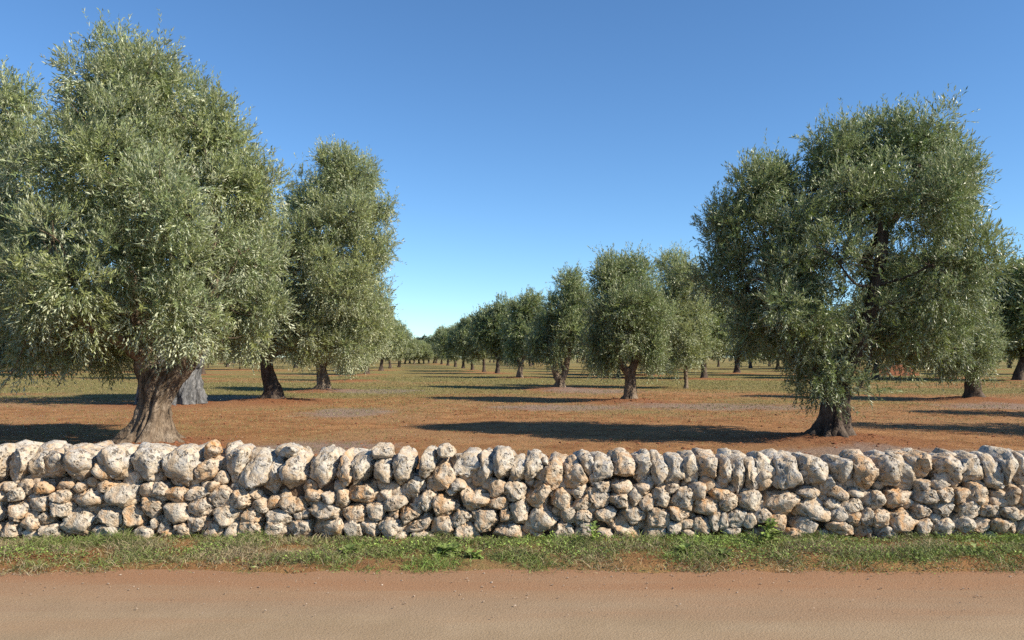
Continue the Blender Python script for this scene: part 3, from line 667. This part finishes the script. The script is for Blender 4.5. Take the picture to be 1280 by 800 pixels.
BOD = {0: [(30, 345, 75, 60), (65, 395, 145, 100), (170, 355, 85, 85), (280, 350, 145, 70, 0, .9), (435, 325, 115, 60), (540, 355, 95, 75, 0, 1.1), (630, 315, 100, 75, 0, .8), (705, 245, 105, 130), (740, 325, 115, 90),
  (400, 410, 185, 80, 0, .7), (255, 450, 185, 125, 0, .5), (600, 425, 215, 155, 0, .6), (840, 410, 290, 160), (1050, 370, 130, 105, 0, .6), (90, 515, 210, 175), (405, 500, 205, 105, -15), (1060, 510, 150, 175, 0, .8),
  (190, 590, 145, 125), (300, 570, 115, 85), (530, 610, 265, 205), (760, 555, 205, 135), (930, 560, 145, 185), (60, 655, 125, 115), (325, 665, 155, 115), (210, 695, 135, 85), (740, 680, 255, 115), (1110, 610, 110, 100), (1000, 680, 175, 105)],
 180: [(80, 365, 120, 90), (210, 405, 175, 115, 0, 1.2), (365, 400, 185, 95), (530, 415, 175, 145, 0, .5), (675, 440, 155, 145), (775, 410, 80, 85, 0, .8), (470, 340, 85, 65), (400, 490, 215, 125, 12), (215, 535, 205, 135, 8), (565, 550, 185, 135),
  (740, 545, 165, 115), (815, 480, 135, 105), (905, 460, 95, 85), (1055, 475, 175, 105), (940, 560, 225, 135, 8), (1110, 550, 105, 95), (110, 615, 185, 105), (250, 650, 155, 115, 15), (365, 600, 145, 115), (455, 645, 185, 135), (605, 660, 125, 105),
  (750, 640, 155, 115, 0, .7), (920, 650, 205, 125), (1090, 645, 135, 115), (150, 690, 115, 75)],
 360: [(160, 410, 120, 85, 0, .7), (285, 425, 105, 85), (375, 435, 95, 135, 0, .6), (545, 400, 265, 135, 8, 1.), (760, 460, 145, 95), (690, 395, 80, 80), (260, 500, 225, 135), (460, 530, 185, 125, 0, .9), (620, 520, 145, 135), (870, 550, 135, 115, 0, .8),
  (75, 550, 110, 85), (50, 475, 125, 95), (80, 635, 145, 105), (270, 625, 245, 115), (455, 640, 125, 115), (580, 640, 115, 135, 0, .5), (720, 625, 145, 185), (925, 615, 195, 115, -8, .8), (790, 700, 145, 65), (950, 690, 155, 65), (905, 500, 90, 70), (745, 540, 60, 60), (990, 440, 110, 150)],
 540: [(190, 335, 105, 85), (135, 380, 75, 55), (465, 350, 125, 115, 0, .5), (90, 480, 195, 165, 0, .9), (310, 415, 235, 175, 8), (590, 380, 185, 135), (770, 395, 185, 185), (935, 430, 165, 135), (1060, 390, 115, 95), (470, 460, 125, 95), (1100, 460, 160, 105),
  (630, 510, 165, 195), (520, 540, 65, 115, 0, .7), (390, 560, 205, 175), (210, 565, 135, 115, 0, .5), (85, 620, 185, 145, 0, .6), (235, 660, 175, 125), (535, 650, 185, 115), (810, 580, 280, 230), (980, 535, 115, 115), (1085, 600, 145, 155), (945, 660, 150, 120)],
 720: [(200, 340, 145, 75), (335, 350, 145, 95), (500, 355, 155, 75, 0, .5), (40, 370, 85, 75), (145, 430, 225, 155), (330, 445, 155, 95), (425, 410, 115, 115), (610, 425, 135, 135), (515, 460, 115, 125), (780, 420, 195, 155), (875, 370, 135, 105), (700, 350, 100, 85),
  (60, 560, 125, 125), (220, 540, 175, 95), (430, 540, 175, 135), (600, 560, 165, 145), (750, 540, 145, 115), (935, 495, 215, 135, 0, .9), (1060, 420, 175, 115), (800, 610, 125, 75, 0, .6), (340, 650, 305, 145), (590, 680, 195, 105), (60, 660, 135, 115), (715, 645, 115, 95), (910, 620, 115, 125), (1030, 590, 115, 135), (820, 680, 115, 65), (220, 690, 105, 85)],
 900: [(60, 450, 155, 135), (225, 450, 185, 155), (445, 460, 255, 185), (650, 390, 155, 75), (870, 390, 125, 95), (1000, 390, 125, 65), (690, 510, 245, 175, 12), (830, 460, 115, 75), (960, 490, 155, 115, 8), (1100, 440, 115, 115), (125, 570, 175, 135), (20, 590, 95, 135),
  (320, 550, 135, 85), (865, 535, 125, 115), (970, 575, 105, 95, 0, .8), (1090, 560, 125, 135), (430, 600, 125, 115), (640, 610, 275, 125, 8), (890, 630, 205, 105), (560, 685, 260, 75), (1065, 660, 145, 95), (220, 580, 85, 105), (100, 655, 155, 65), (760, 690, 105, 65)],
 1080: [(455, 335, 95, 75), (595, 330, 155, 60), (95, 445, 155, 125), (280, 430, 235, 135, 0, .9), (480, 415, 145, 105), (610, 395, 155, 105, 0, .6), (720, 415, 115, 105), (850, 385, 185, 135, 0, .7), (1000, 410, 95, 75), (990, 455, 125, 85, 12, .9), (100, 560, 205, 135),
  (450, 510, 165, 105), (595, 500, 175, 105), (780, 510, 195, 125), (940, 510, 145, 115), (1080, 540, 135, 95), (300, 590, 205, 175), (45, 660, 125, 95), (170, 660, 145, 105), (465, 630, 115, 135), (540, 570, 105, 85), (600, 635, 175, 135), (730, 630, 185, 165), (870, 620, 135, 95), (1010, 640, 175, 135), (940, 700, 125, 65), (1110, 630, 85, 95), (1085, 405, 110, 130)]}
K = 5.714
def stones_from(tab, cop):
    out = []
    for off, L in tab.items():
        for q in L:
            px = off + q[0] / K; py = 550 + q[1] / K
            lean = q[4] if len(q) > 4 else 0; tint = q[5] if len(q) > 5 else None
            out.append([(px - 640) / F * D, H - (py - HOR) / F * D, q[2] / K / F * D, q[3] / K / F * D, math.radians(lean) * (1 if cop else -1), tint, cop])
    return out
ST = stones_from(COP, True) + stones_from(BOD, False)
edge = 640 / F * D
extra = []
for s_ in ST:                       # the wall runs on beyond both sides of the view
    for sg in (-1, 1):
        if 0 < edge - sg * s_[0] < 3.2: extra.append([2 * sg * edge - s_[0]] + s_[1:4] + [-s_[4]] + s_[5:])
nvis = len(ST); ST += extra
c2 = np.array([[s_[0], s_[1]] for s_ in ST]); ab = np.array([[s_[2] / 2, s_[3] / 2] for s_ in ST]); ro = np.array([s_[4] for s_ in ST])
def extent(k, th, pw=4.5):
    c, s_ = np.cos(th), np.sin(th); r_ = ro[k]
    u = c * np.cos(r_) - s_ * np.sin(r_); v = c * np.sin(r_) + s_ * np.cos(r_)   # rotated frame, lean to the right positive
    a, b = ab[k, ..., 0], ab[k, ..., 1]
    return (np.abs(u / a) ** pw + np.abs(v / b) ** pw) ** (-1 / pw)
TH = np.linspace(-math.pi, math.pi, 97)[:-1]
def cell(i):
    R = extent(np.full(len(TH), i), TH) * (1.24 - .26 * ST[i][6] * sstep(.3, .85, np.sin(TH))) * (1 + .11 * perlin(np.stack([np.cos(TH) * 1.6 + i * 3.3, np.sin(TH) * 1.6, TH * 0 + i], -1)))
    d = c2 - c2[i]; dist = np.hypot(d[:, 0], d[:, 1]); nb = np.where((dist > 1e-6) & (dist < .75))[0]
    for j in nb:
        a = math.atan2(d[j, 1], d[j, 0])
        ei = extent(np.array([i]), np.array([a]))[0]; ej = extent(np.array([j]), np.array([a + math.pi]))[0]
        pl = dist[j] * ei / (ei + ej) + .012
        if pl > ei * 1.4: continue
        ca = np.cos(TH - a); ok = ca > .05
        R[ok] = np.minimum(R[ok], pl / ca[ok])
    q = np.random.default_rng(7000 + i)
    for k in range(q.integers(5, 8)):
        f = q.random() * 6.283; dd = (R * np.cos(TH - f)).max() * (.86 + .10 * q.random()); ca = np.cos(TH - f); ok = ca > .1
        R[ok] = np.minimum(R[ok], dd / ca[ok])
    R = .7 * R + .15 * (np.roll(R, 1) + np.roll(R, -1))
    return R
import bmesh
def ico(n):
    bm = bmesh.new(); bmesh.ops.create_icosphere(bm, subdivisions=n, radius=1)
    V = np.array([v.co[:] for v in bm.verts]); Fc = np.array([[v.index for v in f.verts] for f in bm.faces]); bm.free()
    return unit(V), Fc
ICO = {k: ico(k) for k in (2, 3, 4, 5)}
def stone_verts(R, depth, seed, sub, pit=1.):
    U, Fc = ICO[sub]; r = np.random.default_rng(seed)
    th = np.arctan2(U[:, 2], U[:, 0]); rho = np.hypot(U[:, 0], U[:, 2])
    Rt = np.interp(th, np.append(TH, math.pi), np.append(R, R[0]))
    e = .32 + .14 * r.random()
    p = np.stack([Rt * rho ** e * np.cos(th), depth * np.sign(U[:, 1]) * np.abs(U[:, 1]) ** (e + .1), Rt * rho ** e * np.sin(th)], -1)
    size = R.mean()
    for k in range(11):            # chipped facets
        nn = unit(np.array([r.normal() * (.6 if k < 5 else 2.5), -1.0 if k < 10 else 1., r.normal() * (.6 if k < 5 else 2.5)]))
        sup = (p @ nn).max(); dd = sup * (.66 + .26 * r.random()); ex = np.maximum(p @ nn - dd, 0)
        p = p - nn * (ex * .93)[:, None]
    o = r.random(3) * 50
    w = p / size
    dsp = .10 * perlin(w * 1.5 + o) + .085 * perlin(w * 3.0 + o) + .055 * perlin(w * 6.5 + o)
    rid = np.abs(perlin(w * 2.6 + o + 9)); dsp = dsp - pit * .13 * np.exp(-(rid / .10) ** 2) * (perlin(w * 1.1 + o + 4) > -.05)
    hole = perlin(w * 4.6 + o + 20); dsp = dsp - pit * .17 * sstep(.30, .62, hole)
    if sub > 3: dsp = dsp + .022 * perlin(w * 15 + o)
    p = p + unit(p / np.array([size, depth, size])) * (dsp * size)[:, None]
    ox, oz = R * np.cos(TH), R * np.sin(TH)          # chipping must not open the joints: back to the size of the bed
    for ax, o_ in ((0, ox), (2, oz)):
        lo, hi = p[:, ax].min(), p[:, ax].max(); p[:, ax] = o_.min() + (p[:, ax] - lo) * (o_.max() - o_.min()) / (hi - lo)
    return p * np.array([1.03, 1, 1.01]), Fc
wall = tag(empty('dry_stone_wall', (0, D, 0)), 'low dry stone wall of pale limestone with leaning coping stones along the dirt road', 'stone wall')
body_ids = [i for i in range(nvis) if not ST[i][6]]
body_ids.sort(key=lambda i: -ab[i, 0] * ab[i, 1])
as_part = set(body_ids[:100]) | {i for i in range(nvis) if ST[i][6]}
sV, sF, sT, sG, ns = [], [], [], [], 0
def stuff(V, Fc, t, g):
    global ns
    sV.append(V); sF.append(Fc + ns); sT.append(np.full(len(V), t)); sG.append(np.full(len(V), g)); ns += len(V)
for i, s_ in enumerate(ST):
    R = cell(i); cop = s_[6]; r = np.random.default_rng(500 + i)
    depth = (.24 + .05 * r.random()) if cop else np.clip(R.mean() * (1.0 + .4 * r.random()), .07, .24)
    if s_[5] and s_[5] > 1.3: depth = .12
    y0 = depth * (.92 if cop else .80) + .03 * r.random() - (.02 if cop else 0) + (0 if R.mean() > .07 else .03)
    if s_[5] and s_[5] > 1.3: y0 += .15
    tint = s_[5] if s_[5] is not None else np.clip(.08 + .75 * r.random() ** 2.5 + (.15 if not cop else -.05), 0, 1)
    grey = np.clip((.72 if cop else .25) + .25 * r.random() + .28 * sstep(0, 4.5, s_[0]), 0, 1)
    if tint > .6: grey *= .25
    V, Fc = stone_verts(R, depth, 900 + i, 4 if i in as_part else 3)
    V = V + np.array([s_[0], y0, s_[1]])
    if i in as_part:
        me = mesh('coping_stone' if cop else 'wall_stone', V - [s_[0], y0, s_[1]], [Fc], M_STONE, True, {'tint': np.full(len(V), tint), 'grey': np.full(len(V), grey)})
        o = obj('coping_stone' if cop else 'wall_stone', me, wall); o.location = (s_[0], y0, s_[1])
        if s_[5] and s_[5] > 1.3: o['label'] = 'small bright orange coping stone'
        elif s_[5] and s_[5] >= .9: o['label'] = 'ochre orange stone'
    else: stuff(V, Fc, tint, grey)
    # the far face of the wall, built the same way
    U, F3 = stone_verts(R[::-1] if cop else R, depth, 3000 + i, 3 if cop else 2)
    yb = .78 - y0 - (.05 if cop else 0)
    stuff(U * np.array([1, -1, 1]) + np.array([s_[0] + .07 * r.normal(), yb, s_[1] - (.02 * r.random() if cop else 0)]), F3[:, ::-1], tint, grey)
r = np.random.default_rng(61)
for k in range(620):             # small packing stones wedged deeper in the joints
    R = (.045 + .04 * r.random()) * (1 + .25 * perlin(np.stack([np.cos(TH) * 1.5 + k, np.sin(TH) * 1.5, TH * 0], -1)))
    V, Fc = stone_verts(R, .06, 9000 + k, 2)
    stuff(V + np.array([r.uniform(-edge - 3, edge + 3), .13 + .05 * r.random(), .02 + .56 * r.random()]), Fc, .2 + .5 * r.random(), .2)
o = obj('wall_stone', mesh('wall_stone_rest', np.concatenate(sV), [np.concatenate(sF)], M_STONE, True, {'tint': np.concatenate(sT), 'grey': np.concatenate(sG)}), wall)
o['kind'] = 'stuff'
# rubble and earth filling the inside
nx, nz = 400, 14
ex = edge + 3.1
gx = np.linspace(-ex, ex, nx); prof = np.array([(.17, -.1), (.17, .1), (.17, .3), (.17, .5), (.24, .56), (.55, .56), (.66, .5), (.66, .3), (.66, -.1)])
V = np.stack([np.repeat(gx, len(prof)), np.tile(prof[:, 0], nx), np.tile(prof[:, 1], nx)], -1)
V = V + .05 * np.stack([perlin(V * 6), perlin(V * 6 + 30), perlin(V * 6 + 60)], -1)
m_ = len(prof); i, j = np.meshgrid(np.arange(nx - 1), np.arange(m_ - 1), indexing='ij'); a = (i * m_ + j).ravel()
obj('rubble_core', mesh('rubble_core', V, [np.stack([a, a + m_, a + m_ + 1, a + 1], -1)], M_CORE, True), wall)
# loose stones lying on top of the coping
for px, py, w, h, lb, sd in [(475, 567, 27, 23, 'loose grey stone lying on top of the leaning coping left of centre', 77), (556.5, 565, 24, 18, 'small loose stone lying on the coping near the middle of the wall', 78)]:
    R = extent(np.zeros(len(TH), int), TH) * 0 + 1
    R = (np.abs(np.cos(TH) / (w / 2)) ** 2.6 + np.abs(np.sin(TH) / (h / 2)) ** 2.6) ** (-1 / 2.6) / F * D
    V, Fc = stone_verts(R, .11, sd, 4, .5)
    o = obj('loose_stone', mesh('loose_stone', V, [Fc], M_STONE, True, {'tint': np.full(len(V), .15), 'grey': np.full(len(V), .45)}))
    o.location = ((px - 640) / F * D, D + .17, H - (py - HOR) / F * D - .005); tag(o, lb, 'stone', 'loose stones on the wall')

# ------------------------------------------------------------------ grass and weeds
def blades(name, x, y, z, L, W, lean, hue, mat, r):
    n = len(x); a = r.random(n) * 6.283
    d = np.stack([np.cos(a) * lean, np.sin(a) * lean, np.sqrt(np.maximum(1 - lean ** 2, .02))], -1)
    s_ = np.stack([-np.sin(a), np.cos(a), 0 * a], -1)
    tw = r.random(n) * 6.28; s_ = s_ * np.cos(tw)[:, None] + np.cross(d, s_) * np.sin(tw)[:, None]
    p = np.stack([x, y, z], -1)
    d2 = d + np.stack([np.cos(a) * .5, np.sin(a) * .5, 0 * a - .35], -1)
    m = p + d * (L * .55)[:, None]; t = m + unit(d2) * (L * .45)[:, None]
    V = np.stack([p - s_ * W[:, None] * .5, p + s_ * W[:, None] * .5, m - s_ * W[:, None] * .42, m + s_ * W[:, None] * .42, t], 1).reshape(-1, 3)
    b = np.arange(n) * 5
    q = np.stack([b, b + 1, b + 3, b + 2], -1); tr = np.stack([b + 2, b + 3, b + 4], -1)
    v = r.random(n)
    return mesh(name, V, [q, tr], mat, False, None, {'v': np.concatenate([v, v]), 'hue': np.concatenate([hue, hue])})
r = np.random.default_rng(70)
n = 95000
x = r.uniform(-7.5, 7.5, n); y = 6.25 + 1.2 * r.random(n) ** .8
P = np.stack([x, y, 0 * x], -1)
cl = fbm(P * 2.3 + 4, 3); low = sstep(6.2, 6.75, y + .12 * perlin(P * np.array([1.1, 0, 0])))
keep = r.random(n) < np.clip(.9 * low + 1.2 * cl + .10, .0, 1)
x, y, cl, low = x[keep], y[keep], cl[keep], low[keep]; n = len(x); P = np.stack([x, y, 0 * x], -1)
rich = .24 + .28 * low + .42 * fbm(P * np.array([.7, 1.8, 0]) + 8, 2) + .10 * sstep(-2.2, -.5, x)
hue = np.clip(rich + .20 * r.normal(size=n), 0, 1)
L = (.03 + .06 * r.random(n) ** 1.5) * (.7 + .5 * low) * (1 + 1.0 * np.clip(cl, -.5, 1)); lean = np.clip(.35 + .6 * r.random(n) + .2 * (1 - low), 0, .98)
tag(obj('verge_grass', blades('verge_grass', x, y, ground_z(x, y) - .004, L, .003 + .003 * r.random(n), lean, hue, M_VERGE, r)), kind='stuff')
# small broad leaves matted between the blades
n = 42000
x = r.uniform(-7.5, 7.5, n); y = 6.3 + 1.12 * r.random(n); P = np.stack([x, y, 0 * x], -1)
dn = fbm(P * np.array([1.3, 2.6, 0]) + 21, 3) + .25 * sstep(-2, 0, x) + .5 * (sstep(6.45, 6.8, y) - .75) + .1 * sstep(7.45, 7.1, y)
kp = r.random(n) < np.clip(.08 + 1.4 * dn, 0, 1); x, y, dn = x[kp], y[kp], dn[kp]; n = len(x)
hl = np.clip(.03 + .07 * dn * r.random(n), .005, .12)
p = np.stack([x, y, ground_z(x, y) + hl * (.4 + .6 * r.random(n))], -1); a = r.random(n) * 6.28
d = unit(np.stack([np.cos(a), np.sin(a), .25 + .5 * r.random(n)], -1)); nr = np.array([0, 0, 1.]) + r.normal(size=(n, 3)) * .45; nr = unit(nr - d * np.sum(nr * d, 1, keepdims=True))
V = leaf_arrays(p, d, nr, .014 + .022 * r.random(n), .007 + .010 * r.random(n))
tag(obj('verge_weeds', mesh('verge_weeds', V, [np.arange(n * 4).reshape(-1, 4)], M_WEED, False, None, {'v': np.clip(.4 + .3 * r.normal(size=n), 0, 1), 'hue': np.clip(.3 + .5 * dn + .25 * r.normal(size=n), 0, 1)})), kind='stuff')
# individual leafy plants
def weed(px, py, size, nlv, lb, seed, tall=0., cat='weed'):
    q = np.random.default_rng(seed); x, y = at(px, py)
    root = (x, y, float(ground_z(np.array([x]), np.array([y]))[0]))
    Vs, Qs, hv, vv, c = [], [], [], [], 0
    for k in range(nlv):
        a = q.random() * 6.28; L = size * (.6 + .6 * q.random()); el = .35 + .9 * q.random(); z0 = tall * q.random()
        ns_ = 7; t = np.linspace(0, 1, ns_)
        rad = L * (t - .12 * t * t) * math.cos(el * .8); zz = z0 + L * (math.sin(el) * t - .45 * t * t)
        cx = np.stack([rad * math.cos(a), rad * math.sin(a), zz], -1) + q.normal(size=3) * .012
        # toothed outline: the width swings along the leaf
        w = L * .17 * np.sin(np.pi * np.clip(t * .92 + .05, 0, 1)) * (1 + .55 * np.where(np.arange(ns_) % 2, 1, -1)); w[-1] = .001
        sd = np.array([-math.sin(a), math.cos(a), 0]) ; lift = np.array([0, 0, .25])
        V = np.stack([cx + (sd + lift) * w[:, None], cx, cx + (-sd + lift) * w[:, None]], 1).reshape(-1, 3)
        b = np.arange(ns_ - 1) * 3 + c
        Qs += [np.stack([b, b + 1, b + 4, b + 3], -1), np.stack([b + 1, b + 2, b + 5, b + 4], -1)]
        h_ = q.random(); u_ = q.random(); hv.append(np.full(2 * (ns_ - 1), .35 + .6 * h_)); vv.append(np.full(2 * (ns_ - 1), u_))
        Vs.append(V); c += len(V)
    o = obj('weed_plant', mesh('weed_plant', np.concatenate(Vs), Qs, M_WEED, False, None, {'v': np.concatenate(vv), 'hue': np.concatenate(hv)})); o.location = root
    tag(o, lb, cat, 'leafy weeds along the foot of the wall')
weed(436, 692, .14, 44, 'low bright green weed with dark shade beneath, leftmost leafy weed on the verge', 1)
weed(560, 690, .17, 60, 'big spreading toothed-leaf weed on verge below the two ochre stones near centre', 2)
weed(592, 694, .12, 40, 'toothed-leaf weed just right of the biggest weed on the verge', 3)
weed(742, 682, .10, 30, 'thin upright weed growing up against the wall foot right of centre', 4, .16)
weed(856, 695, .13, 46, 'rounded green weed on verge left of the tallest leafy weed', 5)
weed(905, 696, .11, 40, 'low green weed between the rounded weed and the tallest weed', 6)
weed(962, 682, .13, 50, 'tallest leafy weed climbing the wall foot right of centre', 7, .20)
weed(1222, 693, .12, 40, 'low green weed near the right end of the verge', 8)
# thin grass over the field
n = 210000
y = 8.3 + 62 * r.random(n) ** 1.5; x = (r.random(n) * 2 - 1) * (y * .70 + 1)
P = np.stack([x, y, 0 * x], -1)
g = .56 + .38 * fbm(P * np.array([.05, .12, 0]) + 2.2, 3) + .33 * sstep(22, 50, y) + .22 * sstep(-2, -9, x) * sstep(30, 14, y) - .25 * np.exp(-((y - 19) / 7) ** 2) * sstep(-5, 0, x)
for mx, my, mr, mh in mo: g = g - 1.2 * np.exp(-((x - mx) ** 2 + (y - my) ** 2) / (mr * 1.1) ** 2)
g = g + .5 * fbm(P * 1.1, 2)
kp = r.random(n) < np.clip(g * 1.1 - .1, 0, 1); x, y = x[kp], y[kp]; n = len(x)
sc = np.clip(y / 18, .8, 2.6)
tag(obj('field_grass', blades('field_grass', x, y, ground_z(x, y) - .005, (.03 + .05 * r.random(n)) * sc ** .5, (.006 + .006 * r.random(n)) * sc, .3 + .6 * r.random(n), np.clip(.5 + .25 * r.normal(size=n), 0, 1), M_FIELD, r)), kind='stuff')
# loose grit on the road edge, pale chips in the field
U, Fc = ICO[2]; U, Fc = ico(1)
n = 2600
x = np.concatenate([r.uniform(-6, 6, 1500), r.uniform(-12, 12, 1100)]); y = np.concatenate([6.45 - .75 * r.random(1500) ** 2.4 * 1.6, 8.4 + 18 * r.random(1100) ** 1.3])
sz = np.concatenate([.002 + .006 * r.random(1500) ** 4, .004 + .009 * r.random(1100) ** 2])
zz = np.where(y < 6.4, np.maximum(-.026, ground_z(x, y)), ground_z(x, y)) + .002
V = (np.stack([x, y, zz], -1)[:, None] + U[None] * sz[:, None, None] * (1 + .35 * r.normal(size=(n, len(U), 1))) * np.array([1.2, 1, .6])).reshape(-1, 3)
Fa = (Fc[None] + (np.arange(n) * len(U))[:, None, None]).reshape(-1, 3)
tag(obj('gravel', mesh('gravel', V, [Fa], M_GRAVEL, False)), kind='stuff')

n = 5200
x = r.uniform(-1, 1, n); y = 8.5 + 20 * r.random(n) ** 1.6; x = x * (y * .72 + 1)
k = 1500; mi = r.integers(0, 6, k); ma = r.random(k) * 6.28; mr_ = np.sqrt(r.random(k)) * 1.5
near = np.array([mounds[i][:2] for i in (0, 1, 3, 5, 2, 6)])
x[:k] = near[mi, 0] + mr_ * np.cos(ma); y[:k] = near[mi, 1] + mr_ * np.sin(ma)
sz = .010 + .035 * r.random(n) ** 3
V = (np.stack([x, y, ground_z(x, y)], -1)[:, None] + U[None] * sz[:, None, None] * (1 + .3 * r.normal(size=(n, len(U), 1))) * np.array([1.1, 1, .7])).reshape(-1, 3)
Fa = (Fc[None] + (np.arange(n) * len(U))[:, None, None]).reshape(-1, 3)
tag(obj('soil_clods', mesh('soil_clods', V, [Fa], M_HEAP, False)), kind='stuff')
n = 900
x = r.uniform(-7.5, 7.5, n); y = 6.45 + .95 * r.random(n); x = x + .25 * np.round(x / .9 + r.normal(size=n) * .2) * 0
tag(obj('dry_stalks', blades('dry_stalks', x, y, ground_z(x, y) - .005, .07 + .12 * r.random(n) ** 2, .0025 + .0015 * r.random(n), np.clip(.1 + .8 * r.random(n), 0, .97), .15 * r.random(n), M_VERGE, r)), kind='stuff')

# ------------------------------------------------------------------ light, sky, camera
sc = bpy.context.scene
EL, AZ = math.radians(36), math.radians(114)          # azimuth clockwise from +Y
sd = Vector((math.cos(EL) * math.sin(AZ), math.cos(EL) * math.cos(AZ), math.sin(EL)))
li = bpy.data.lights.new('sun', 'SUN'); li.energy = 5.0; li.angle = math.radians(.53); li.color = (1, .90, .74)
lo = bpy.data.objects.new('sun', li); C.objects.link(lo); lo.rotation_euler = (-sd).to_track_quat('-Z', 'Y').to_euler()
w = bpy.data.worlds.new('World'); sc.world = w; w.use_nodes = True
nt = w.node_tree; bg = nt.nodes['Background']; sky = nt.nodes.new('ShaderNodeTexSky')
sky.sky_type = 'NISHITA'; sky.sun_disc = False; sky.sun_elevation = EL; sky.sun_rotation = AZ
sky.air_density = .85; sky.dust_density = .0; sky.ozone_density = 3.0; sky.altitude = 100
hs = nt.nodes.new('ShaderNodeHueSaturation'); hs.inputs['Saturation'].default_value = 1.07
tn = nt.nodes.new('ShaderNodeMix'); tn.data_type = 'RGBA'; tn.blend_type = 'MULTIPLY'; tn.inputs[0].default_value = 1
tn.inputs[7].default_value = (.78, .96, 1.06, 1)
nt.links.new(sky.outputs[0], hs.inputs['Color']); nt.links.new(hs.outputs[0], tn.inputs[6])
nt.links.new(tn.outputs[2], bg.inputs[0]); bg.inputs[1].default_value = .098
cam = bpy.data.cameras.new('camera'); cam.sensor_width = 36; cam.lens = 36 * F / 1280; cam.shift_y = (HOR - 400) / 1280
cam.clip_end = 4000; cam.clip_start = .05
co = bpy.data.objects.new('camera', cam); C.objects.link(co); co.location = (0, 0, H); co.rotation_euler = (math.pi / 2, 0, 0); sc.camera = co
sc.view_settings.view_transform = 'Standard'; sc.view_settings.look = 'None'; sc.view_settings.gamma = 1
sc.view_settings.exposure = .80
sc.render.engine = 'CYCLES'
sc.cycles.max_bounces = 6; sc.cycles.diffuse_bounces = 3; sc.cycles.glossy_bounces = 2; sc.cycles.transmission_bounces = 3
sc.cycles.use_denoising = False
print('far trees', nfar)
